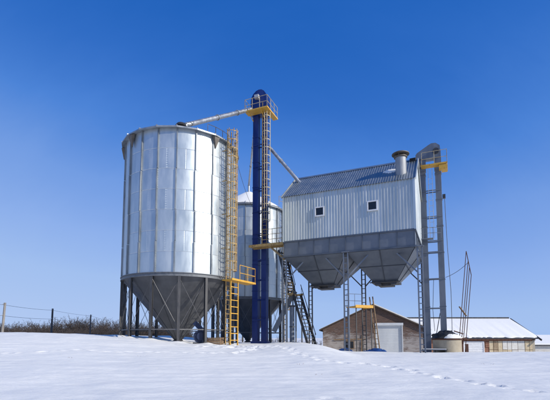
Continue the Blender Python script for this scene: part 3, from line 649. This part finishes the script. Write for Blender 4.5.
# ------------------------------------------------------------------ stair under the left end of the drier
st = thing('steel_stair', (3.05, 33.9, g(3.05, 33.9)), R(-53), 'steep dark steel stair with yellow landing under the left end of the raised box house', 'stair')
zs = st.location.z
def flight(a, b, n, wdt):
    a, b = Vector(a), Vector(b)
    for sy in (-1, 1): MB().beam(a + Vector((0, sy * wdt / 2, 0)), b + Vector((0, sy * wdt / 2, 0)), .06, .26).build('stringer', 'dark', st)
    tm = MB().box((0, 0, 0), (.30, wdt - .05, .06)).mesh('tread', M['leg'])
    for k in range(1, n): put('tread', tm, st, tuple(a.lerp(b, k / n)))
    rl = MB()
    for sy in (-1, 1):
        d = Vector((0, sy * wdt / 2, .9)); rl.tube(a + d, b + d, .034, 5)
        for f in (.05, .5, .95): p = a.lerp(b, f); rl.tube(p + Vector((0, sy * wdt / 2, 0)), p + d, .02, 5)
    rl.build('handrail', 'dark', st)
flight((-1.9, 0, 3.75 - zs), (0, 0, -.1), 14, .85)
flight((-4.0, 0, 8.0 - zs), (-2.6, 0, 3.8 - zs), 15, .8)
MB().box((-2.25, 0, 3.75 - zs), (.95, 1.15, .07)).box((-2.25, -.58, 3.78 - zs), (.95, .03, .2)).box((-2.25, .58, 3.78 - zs), (.95, .03, .2)).build('landing', 'yellowold', st)
railing(MB(), [(-2.7, -.55, 3.78 - zs), (-1.8, -.55, 3.78 - zs)], 1.0, .9, .024).build('railing', 'yellowold', st)
for px in (-2.65, -1.85):
    for py in (-.5, .5): MB().box((px, py, (3.7 - zs) / 2), (.08, .08, 3.7 - zs)).build('landing_post', 'leg', st)
# sloping grey duct and pale vertical pipe between the drier and the blue boot
A = Vector(wpt(.1, 2.2, 4.15)); B = Vector(wpt(-1.6, 1.5, .55))
o = thing('sloping_duct', tuple(A), 0, 'grey sloping duct running down towards the blue elevator boot', 'duct')
MB().beam((0, 0, 0), tuple(B - A), .42, .42).build('duct', 'grey', o); MB().beam(tuple((B - A) * .0), tuple((B - A) * .04), .54, .54).beam(tuple((B - A) * .5), tuple((B - A) * .53), .5, .5).build('flange', 'greym', o)
p = wpt(.35, .95); gp = g(p[0], p[1])
o = thing('vertical_pipe', (p[0], p[1], gp - .1), 0, 'short fat pale grey pipe standing on snow beside the stair', 'pipe')
MB().tube((0, 0, 0), (0, 0, 2.75 - gp), .21, 16).build('pipe', 'grey', o, True, 40); MB().tube((0, 0, 2.75 - gp), (0, 0, 2.88 - gp), .27, 16).tube((0, 0, 1.4), (0, 0, 1.46), .25, 16).build('flange', 'dark', o)

# ------------------------------------------------------------------ small yellow working platform with ladder
p = wpt(L / 2 + .15, 3.6); gp = g(p[0], p[1])
o = thing('working_platform', (p[0], p[1], gp - .1), R(22), 'small yellow platform with leaning ladder under the hoppers', 'platform')
zp = 2.75 - gp
MB().box((.0, -.2, zp), (1.7, 1.5, .08)).box((.0, -.97, zp), (1.75, .05, .24)).box((.87, -.2, zp), (.05, 1.5, .24)).build('deck', 'yellow', o)
for sx in (-.75, .75):
    for sy in (-.85, .45): MB().box((sx, sy, zp / 2), (.07, .07, zp)).build('leg', 'leg', o)
for sy in (-.75, -.3): MB().beam((1.0, sy, zp + .9), (1.75, sy, 0), .06, .09).build('stringer', 'wood', o)
rm = MB().box((0, 0, 0), (.05, .45, .05)).mesh('rung', M['wood'])
for k in range(1, 11): t = k / 12; put('rung', rm, o, (1.0 + .75 * (1 - t) , -.525, (zp + .9) * t))
railing(MB(), [(-.8, .5, zp), (.8, .5, zp)], 1.2, .8, .02).build('railing', 'rail', o)
# blue plastic heaps along the foot of the columns
for k, (s, w_, ln, lb) in enumerate(((4.6, .6, 2.3, 'crumpled blue plastic sheet on snow left of the yellow platform'), (7.2, 1.1, 2.4, 'crumpled blue plastic sheet on snow before the roller door'))):
    p = wpt(s, w_); gp = g(p[0], p[1]); rr = random.Random(20 + k); mb = MB(); n, m = 22, 8
    for i in range(n):
        for j in range(m):
            x = (i / (n - 1) - .5) * ln; y = (j / (m - 1) - .5) * .8; e = min(i, n - 1 - i, 3 * j, 3 * (m - 1 - j)) / 4
            mb.v.append((x + rr.uniform(-.03, .03), y + rr.uniform(-.03, .03), -.04 + min(1, e) * (.20 + .10 * math.sin(x * 3 + k) + rr.uniform(0, .14))))
    mb.f = [(i * m + j, (i + 1) * m + j, (i + 1) * m + j + 1, i * m + j + 1) for i in range(n - 1) for j in range(m - 1)]
    tag(mb.build('plastic_sheet', 'bluetarp', None, True, 50), lb, 'tarp', 'blue plastic sheets'); bpy.data.objects[-1 if False else 'plastic_sheet' if k == 0 else 'plastic_sheet.001'].location = (p[0], p[1], gp); bpy.data.objects['plastic_sheet' if k == 0 else 'plastic_sheet.001'].rotation_euler.z = RZ

# ------------------------------------------------------------------ blower and crate under the near silo
px, py = -5.0, 27.6; gp = g(px, py)
o = thing('blower_fan', (px, py, gp), R(15), 'dark blue blower fan on the snow under the nearest silo', 'fan')
sc = MB(); n = 26; pr = []
for i in range(n): t = 2 * math.pi * i / n; r = .40 + .10 * i / n; pr.append((r * math.cos(t), .52 + r * math.sin(t)))
sc.prism(pr, 'y', -.2, .2).build('scroll_housing', 'motor', o)
MB().tube((0, -.2, .52), (0, -.3, .52), .24, 16, .28).build('inlet', 'motor', o); MB().tube((0, .2, .52), (0, .75, .52), .19, 12).build('motor', 'motor', o)
MB().beam((.3, 0, .75), (-.4, .1, 1.45), .34, .3).build('outlet_duct', 'motor', o); MB().box((0, .2, .05), (.9, .9, .1)).build('base_frame', 'dark', o)
px, py = -4.15, 28.0; gp = g(px, py)
o = thing('wooden_crate', (px, py, gp - .03), R(-12), 'low brown wooden crate beside the blower fan', 'crate')
for k in range(3): MB().box((0, -.36, .08 + k * .16), (1.15, .03, .14)).build('board', 'wood', o); MB().box((0, .36, .08 + k * .16), (1.15, .03, .14)).build('board', 'wood', o)
for sx in (-.55, .55): MB().box((sx, 0, .24), (.05, .68, .48)).build('end_panel', 'wood', o)
MB().box((0, 0, .5), (1.18, .76, .03)).build('lid', 'wood', o)

# ------------------------------------------------------------------ brick barn with roller door
bx, by = 5.3, 45.6; bz = -2.75; BR = R(-9.5)
bn = thing('brick_barn', (bx, by, bz), BR, 'old brick barn with gable front and pale roller door', 'building')
BW, BL = 11.0, 16; ez, az = .95 - bz, 3.5 - bz; ax = 5.45; d0, d1, dz = 5.75, 8.5, 1.42 - bz
fw = MB()
for poly in ([(0, 0), (d0, 0), (d0, dz), (0, dz)][:0] or [], ):
    pass
roof = lambda x: ez + (az - ez) * (x / ax if x < ax else (BW - x) / (BW - ax))
def slab(mb, pts, y0, y1): mb.prism(pts, 'y', y0, y1)
slab(fw, [(0, 0), (d0, 0), (d0, roof(d0)), (ax, az), (0, ez)], 0, .35)
slab(fw, [(d0, dz), (d1, dz), (d1, roof(d1)), (d0, roof(d0))], 0, .35)
slab(fw, [(d1, 0), (BW, 0), (BW, ez), (d1, roof(d1))], 0, .35)
fw.build('front_wall', 'brick', bn)
MB().box((.17, BL / 2 + .18, ez / 2), (.34, BL - .36, ez)).build('side_wall', 'brick', bn); MB().box((BW - .17, BL / 2 + .18, ez / 2), (.34, BL - .36, ez)).build('side_wall', 'brick', bn)
MB().prism([(0, 0), (BW, 0), (BW, ez), (ax, az), (0, ez)], 'y', BL, BL + .35).build('back_wall', 'brick', bn)
def rslope(x0, z0_, x1, z1_, t, o0, o1, y0, y1):
    mb = MB(); mb.add([(x0, y0, z0_ + o0), (x1, y0, z1_ + o0), (x1, y0, z1_ + o1), (x0, y0, z0_ + o1), (x0, y1, z0_ + o0), (x1, y1, z1_ + o0), (x1, y1, z1_ + o1), (x0, y1, z0_ + o1)],
        [(0, 1, 2, 3), (4, 5, 6, 7), (0, 1, 5, 4), (1, 2, 6, 5), (2, 3, 7, 6), (3, 0, 4, 7)]); return mb
k1 = (az - ez) / ax; k2 = (az - ez) / (BW - ax)
ra = rslope(-.4, ez - .4 * k1, ax, az, 0, .02, .16, -.18, BL + .6).build('roof', 'wood2', bn); rb_ = rslope(BW + .4, ez - .4 * k2, ax, az, 0, .02, .16, -.26, BL + .6).build('roof', 'wood2', bn)
rslope(-.3, ez - .3 * k1, ax, az, 0, .165, .24, .8, BL + .5).build('roof_snow', 'snow_roof', ra); rslope(BW + .38, ez - .38 * k2, ax, az, 0, .165, .29, -.24, BL + .5).build('roof_snow', 'snow_roof', rb_)
dm = MB(); z = 0; pr = []
while z < dz - .05: pr += [(.0, z), (-.03, z + .02), (-.03, z + .12), (.0, z + .14)]; z += .145
dm.v = [(x, .10 + y, zz) for y, zz in pr for x in (d0 + .04, d1 - .04)]; dm.f = [(2 * i, 2 * i + 1, 2 * i + 3, 2 * i + 2) for i in range(len(pr) - 1)]
do = dm.build('roller_door', 'rolldoor', bn); MB().box(((d0 + d1) / 2, -.03, dz + .06), (d1 - d0 + .2, .22, .28)).build('shutter_box', 'rolldoor', do)
for x in (d0, d1): MB().box((x, .02, dz / 2), (.09, .16, dz)).build('guide_rail', 'rolldoor', do)
wn = MB().box((2.9, -.01, 2.0), (1.0, .1, .9)).build('window', 'wood', bn); MB().box((2.9, -.05, 2.0), (.84, .06, .74)).build('pane', 'glass', wn)
for x in (.2, 1.3, 2.4): pass
MB().beam((4.1, -.12, 0), (4.3, -.04, 3.1), .16, .05).build('leaning_plank', 'wood', bn); MB().beam((1.2, -.06, 2.55), (4.6, -.06, 2.62), .05, .12).build('batten', 'wood', bn)

# ------------------------------------------------------------------ long low barn under a snowy roof
lx0, lx1, ly0 = 17.5, 34.05, 54.0; lb0 = -3.0
lb = thing('long_barn', (lx0, ly0, lb0), 0, 'long low barn with snow covered roof and patchwork panel wall', 'building')
LL = lx1 - lx0; eh = .02 - lb0; rh = 2.55 - lb0; rdp = 6.0
MB().box((LL / 2, .25, eh / 2 - .1), (LL, .3, eh - .2)).build('front_wall', 'brickband', lb)
MB().prism([(.0, 0), (2 * rdp, 0), (2 * rdp, eh), (rdp, rh - .05), (0, eh)], 'x', LL - .32, LL - .02).build('gable_wall', 'beige', lb)
MB().box((LL / 2, 2 * rdp - .2, eh / 2), (LL - .7, .3, eh)).build('back_wall', 'beige', lb)
def ls(o0, o1, e, mat, name, par, xr, wob=0):
    mb = MB(); sl2 = (rh - eh) / rdp; rr = random.Random(12); n = 60 if wob else 1
    for i in range(n + 1):
        x = -.2 + (LL + .2 + xr) * i / n; ee = e + (rr.uniform(-wob, wob) if wob else 0)
        mb.v += [(x, -ee, eh - ee * sl2 + o0), (x, -ee, eh - ee * sl2 + o1 * .6), (x, -ee + .25, eh - (ee - .25) * sl2 + o1), (x, rdp, rh + o1 - (.02 if wob else 0)), (x, rdp, rh + o0)]
    for i in range(n):
        for k in range(5): mb.f.append((5 * i + k, 5 * i + (k + 1) % 5, 5 * i + 5 + (k + 1) % 5, 5 * i + 5 + k))
    mb.f += [tuple(range(5)), tuple(range(5 * n, 5 * n + 5))]
    return mb.build(name, mat, par, bool(wob), 30)
r_ = ls(.03, .14, .45, 'dark', 'roof', lb, .35); ls(.145, .33, .30, 'snow_roof', 'roof_snow', r_, .22, .14)
MB().beam((-.2, rdp + .05, rh + .36), (LL + .15, rdp + .05, rh + .36), .3, .22).build('ridge_board', 'dark', lb)
MB().beam((LL + .42, -.75, eh - .3), (LL + .42, rdp + .05, rh + .22), .1, .22).build('barge_board', 'dark', lb)
bs_ = MB(); bs_.add([(-.2, rdp, rh + .03), (LL + .3, rdp, rh + .03), (LL + .3, 2 * rdp + .4, eh - .15), (-.2, 2 * rdp + .4, eh - .15), (-.2, rdp, rh + .2), (LL + .3, rdp, rh + .2), (LL + .3, 2 * rdp + .4, eh + .02), (-.2, 2 * rdp + .4, eh + .02)], [(0, 1, 2, 3), (4, 5, 6, 7), (0, 1, 5, 4), (1, 2, 6, 5), (2, 3, 7, 6), (3, 0, 4, 7)]); bs_.build('roof', 'dark', lb)
# wall panels in two rows to the right of the door
rr = random.Random(31); x = 10.55
while x < LL - .2:
    wd = min(rr.uniform(.55, .95), LL - x)
    for z0_, z1_ in ((.15, 1.45), (1.47, 2.62)):
        zz0, zz1 = z0_ + rr.uniform(-.02, .02), z1_ + rr.uniform(-.03, .0)
        o = MB().box((x + wd / 2, .07 + rr.uniform(-.02, .02), (zz0 + zz1) / 2), (wd - .05, .1, zz1 - zz0)).build('wall_panel', rr.choice(['panelA', 'panelA', 'panelB', 'panelB', 'panelC']), lb); o.data = bevel(o.data, .012)
    x += wd
cm = [(0, .86), (1.0, 1.9)]
x = 0; bkm = bevel(MB().box((0, 0, 0), (.48, .1, .22)).mesh('brick', M['brickband']), .01)
while x < LL - .3: put('brick', bkm, lb, (x + .25, .05, 2.78)); x += .505
x = 3.5
while x < 10.2:
    if not 7.05 < x < 9.9: 
        for z_ in (1.9, 2.15, 2.4): put('brick', bkm, lb, (x + .25, .05 + rr.uniform(-.01, .01), z_))
    x += .505
dd = MB(); z = 0; pr = []
while z < 2.35: pr += [(.0, z), (-.04, z + .03), (-.04, z + .26), (.0, z + .29)]; z += .3
dd.v = [(x, .02 + y, zz) for y, zz in pr for x in (7.25, 9.75)]; dd.f = [(2 * i, 2 * i + 1, 2 * i + 3, 2 * i + 2) for i in range(len(pr) - 1)]
do = dd.build('garage_door', 'white', lb); MB().box((8.5, 0, 2.47), (2.75, .14, .16)).box((7.18, 0, 1.2), (.12, .14, 2.4)).box((9.82, 0, 1.2), (.12, .14, 2.4)).build('door_frame', 'white', do)
# farther snow-roofed shed at the right edge
fs = thing('far_shed', (42.5, 66, -3.2), R(-4), 'low pale shed with snowy roof at the right edge behind the long barn', 'building')
MB().box((5, 3, 1.0), (12, 6, 2.0)).build('wall', 'panelB', fs)
r_ = rslope(-1.2, 0, 11.2, 0, 0, 0, 0, 0, 0); 
mb = MB(); mb.prism([(-.4, 1.95), (3, 3.35), (6.4, 1.95), (6.4, 2.1), (3, 3.5), (-.4, 2.1)], 'x', -1.3, 11.3); ro_ = mb.build('roof', 'dark', fs)
MB().prism([(-.35, 2.105), (3, 3.505), (6.35, 2.105), (6.3, 2.3), (3, 3.72), (-.3, 2.3)], 'x', -1.25, 11.25).build('roof_snow', 'snow_roof', ro_)

# ------------------------------------------------------------------ round pit at the foot of the grey elevator
tx, ty = 14.5, 34.75; gp = g(tx, ty)
tk = thing('round_tank', (tx, ty, gp - .3), 0, 'beige round concrete tank at the foot of the grey elevator', 'tank')
ht = -.05 - gp + .3 - .1
MB().lathe([(1.13, 0), (1.13, ht), (1.0, ht), (1.0, ht - .4)], 40).build('wall', 'beige', tk, True, 30); MB().lathe([(1.17, ht - .02), (1.2, ht + .02), (1.2, ht + .1), (0, ht + .16)], 40).build('lid', 'rust', tk)
def heap(name, mat, cx, cy, rx, ry, h, seed, base, rough=.3):
    rr = random.Random(seed); mb = MB(); n, m = 30, 8
    offs = [[rr.uniform(1 - rough, 1 + rough) for _ in range(n)] for _ in range(m + 1)]
    for k in range(m + 1):
        q = k / m
        for i in range(n):
            t = 2 * math.pi * i / n; r = math.cos(q * math.pi / 2) ; f = (offs[k][i] + offs[k][i - 1]) / 2
            mb.v.append((cx + rx * r * math.cos(t) * f, cy + ry * r * math.sin(t) * f, base + h * math.sin(q * math.pi / 2) * (f if k < m else 1)))
    mb.f = [(k * n + i, k * n + (i + 1) % n, (k + 1) * n + (i + 1) % n, (k + 1) * n + i) for k in range(m) for i in range(n)]
    return mb.build(name, mat, None, True, 50)
o = heap('tarpaulin', 'black', 0, 0, 1.12, .95, .62, 3, 0, .20); o.location = (tx - .12, ty - .05, gp - .3 + ht + .12); tag(o, 'crumpled black tarpaulin heaped on the round tank', 'tarp')
o = heap('snow_heap', 'snow_roof', 0, 0, .75, .28, .34, 6, 0, .15); o.location = (tx + .1, ty - .92, gp - .3 + ht + .12); tag(o, 'small snow heap lying on the black tarpaulin', 'snow')
# low dark slab in front of the right column
px, py = 13.0, 33.6; gp = g(px, py)
o = thing('pallet', (px, py, gp), RZ, 'low dark pallet with snow on it before the right column', 'pallet')
for k in range(4): MB().box((0, -.45 + k * .3, .42), (1.9, .2, .05)).build('board', 'dark', o)
for sx in (-.85, 0, .85): MB().box((sx, 0, .2), (.1, 1.1, .39)).build('bearer', 'dark', o)
MB().box((0, 0, .475), (1.75, .95, .05)).build('snow_cover', 'snow_roof', o)

# ------------------------------------------------------------------ leaning frame of rusty poles
fr = thing('pole_frame', (15.8, 35.6, g(15.8, 35.6)), 0, 'tall leaning frame of thin rusty poles beside the round tank', 'frame')
fz = fr.location.z
tops = [(16.85, 35.6, 7.62), (17.05, 35.75, 6.75), (17.22, 35.9, 6.2), (17.40, 36.0, 5.55)]; feet = [(15.72, 35.6), (15.98, 35.75), (16.2, 35.9), (16.5, 36.05)]
F_ = lambda p: (p[0] - 15.8, p[1] - 35.6, p[2] - fz)
for (a, b) in zip(feet, tops): MB().tube(F_((a[0], a[1], g(*a) - .1)), F_(b), .032, 6).build('pole', 'rust', fr)
MB().tube(F_(tops[0]), F_(tops[3]), .036, 6).build('top_bar', 'rust', fr)
MB().beam(F_((15.98, 35.45, 2.7)), F_((16.75, 35.85, 1.9)), .14, .05).build('cross_plank', 'wood', fr)
MB().tube(F_((16.35, 35.75, .35)), F_((15.5, 35.6, .6)), .05, 6).tube(F_((15.85, 35.5, .05)), F_((16.9, 36.0, -.15)), .05, 6).build('low_bar', 'rust', fr)
for k, (bx_, by_) in enumerate(((16.0, 35.2), (16.45, 35.5), (16.75, 35.9))): MB().box((bx_ - 15.8, by_ - 35.6, .55), (.12, .12, 1.5)).build('stake', 'rust', fr)

# ------------------------------------------------------------------ cables
def cable(label, a, b, sag, r=.014):
    a, b = Vector(a), Vector(b); mb = MB(); n = 16; pts = [(b - a) * (i / n) - Vector((0, 0, sag * 4 * (i / n) * (1 - i / n))) for i in range(n + 1)]
    o = mb.path(pts, r, 4).build('cable', 'wire'); o.location = a; return tag(o, label, 'cable', 'overhead cables')
cable('thin cable from the nearest silo ladder to the blue elevator', (-2.9, 28.2, 13.2), tuple(EO + U * -.6 + Vector((0, 0, 11.8))), .5)
cable('thin cable from grey elevator to the rusty pole frame', tuple(GO + U * .95 + Vector((0, 0, 5.3))), (17.0, 35.7, 6.6), .15, .02)

# ------------------------------------------------------------------ wire fence on the left
fpos = [(-21.9, 33.0), (-22.3, 41.0), (-25.2, 56.0), (-21.43, 20.0), (-28.0, 75.0)]
tl = []
for k, (x, y) in enumerate(fpos):
    gg = g(x, y); o = thing('fence_post', (x, y, gg - .2), 0, ['tall pale wooden fence post nearest, at the far left', 'dark fence post in the middle of the three on the left', 'smallest dark fence post, nearest to the big silo', 'pale wooden fence post closest to the viewer, left of the picture', 'farthest fence post, hidden behind the big silo'][k], 'post', 'fence posts on the snow crest')
    ztp = (2.83, 2.93, 3.17, 2.75, 2.77)[k]; hh = ztp - gg + .2; mb = MB().tube((0, 0, 0), (.10 if k == 0 else .02, 0, hh), .105, 9, .085); mb.build('shaft', 'post' if k in (0, 3) else 'postd', o, True, 50)
    for z in (hh - .17, hh - 1.05): MB().tube((.0, -.13, z), (.06, -.13, z + .09), .03, 6).build('insulator', 'rail', o)
    
    if k < 3: tl.append((x, y, ztp - 2.55))
pre = (-21.3, 22, 2.1 + .3)
for j, z in enumerate((2.38, 1.5)):
    mb = MB(); P_ = [Vector((-21.4, 19.87, .2 + z))] + [Vector((x + .03, y - .13, gg + z)) for x, y, gg in tl] + [Vector((-28, 75, tl[-1][2] + z - .4))]
    for a, b in zip(P_, P_[1:]):
        n = 8; q = [a.lerp(b, i / n) - Vector((0, 0, .07 * 4 * (i / n) * (1 - i / n))) for i in range(n + 1)]; mb.path(q, .011, 4)
    tag(mb.build('fence_wire', 'wire'), ['upper wire strung between the fence posts', 'lower wire strung between the fence posts'][j], 'wire', 'fence wires')

# ------------------------------------------------------------------ bare thicket far behind
def thicket(spots, seed):
    rr = random.Random(seed); V, Fc = [], []
    def stick(a, b, r0, r1):
        t = (b - a); up = Vector((rr.uniform(-1, 1), rr.uniform(-1, 1), .2)); n1 = t.cross(up).normalized(); n2 = t.cross(n1).normalized(); o = len(V)
        for p, r in ((a, r0), (b, r1)):
            for k in range(3): an = k * 2.094; V.append(p + (n1 * math.cos(an) + n2 * math.sin(an)) * r)
        Fc.extend([(o, o + 1, o + 4, o + 3), (o + 1, o + 2, o + 5, o + 4), (o + 2, o, o + 3, o + 5)])
    for x, y, h, dens in spots:
        z0_ = g(x, y) - .1
        for s in range(dens):
            lean = Vector((rr.gauss(0, .33), rr.gauss(0, .33), 1)); a = Vector((x + rr.gauss(0, .35), y + rr.gauss(0, .35), z0_)); hh = h * rr.uniform(.55, 1.0)
            p = a
            for k in range(3):
                d = (lean + Vector((rr.gauss(0, .2), rr.gauss(0, .2), 0))).normalized() * hh / 3; b = p + d; stick(p, b, .011 * h * (1 - k * .28), .011 * h * (.72 - k * .26))
                for q in range(5):
                    c = p.lerp(b, rr.random()); ln = hh * rr.uniform(.12, .34) * (1.15 - k * .2); e = c + Vector((rr.gauss(0, .6), rr.gauss(0, .6), rr.uniform(.25, 1))).normalized() * ln
                    stick(c, e, .0052 * h, .003 * h)
                    for w__ in range(2):
                        c2 = c.lerp(e, rr.uniform(.3, .9)); stick(c2, c2 + Vector((rr.gauss(0, .6), rr.gauss(0, .6), rr.uniform(.2, 1))).normalized() * ln * .55, .0034 * h, .002 * h)
                p = b
    mb = MB(); me = bpy.data.meshes.new('bare_thicket'); me.from_pydata([tuple(v) for v in V], [], Fc); me.materials.append(M['twig'])
    return tag(put('bare_thicket', me), 'brown bare thicket along the horizon behind the field', 'thicket', kind='stuff')
rr = random.Random(44); spots = []
for k in range(900):
    y = rr.uniform(120, 150); x = rr.uniform(-1.05, -.20) * y
    spots.append((x, y, rr.uniform(3.4, 6.0) * (1 + .15 * math.sin(x * .13)), 5))
for k in range(330):
    y = rr.uniform(150, 185); x = rr.uniform(-1.05, -.22) * y
    spots.append((x, y, rr.uniform(6.4, 9.4) * (1 + .12 * math.sin(x * .09 + 2)), 6))
for k in range(70):
    y = rr.uniform(110, 150); x = rr.uniform(-.20, .14) * y; spots.append((x, y, rr.uniform(1.6, 3.0), 4))
thicket(spots, 9)

# ------------------------------------------------------------------ a few dry stalks poking through the snow
rr = random.Random(77); mb = MB()
for (x, y) in [(-8.42, 17.15), (1.4, 14.6), (1.0, 16.9), (-6.0, 18.5), (9.5, 18.5)]:
    z = g(x, y)
    for k in range(4):
        dx, dy = rr.gauss(0, .05), rr.gauss(0, .05); mb.tube((x + dx, y + dy, z - .05), (x + dx * 2.2, y + dy * 2.2, z + rr.uniform(.015, .05)), .006, 4, .003)
tag(mb.build('dry_stalks', 'wood'), 'few dry grass stalks poking through the snow', 'grass', kind='stuff')
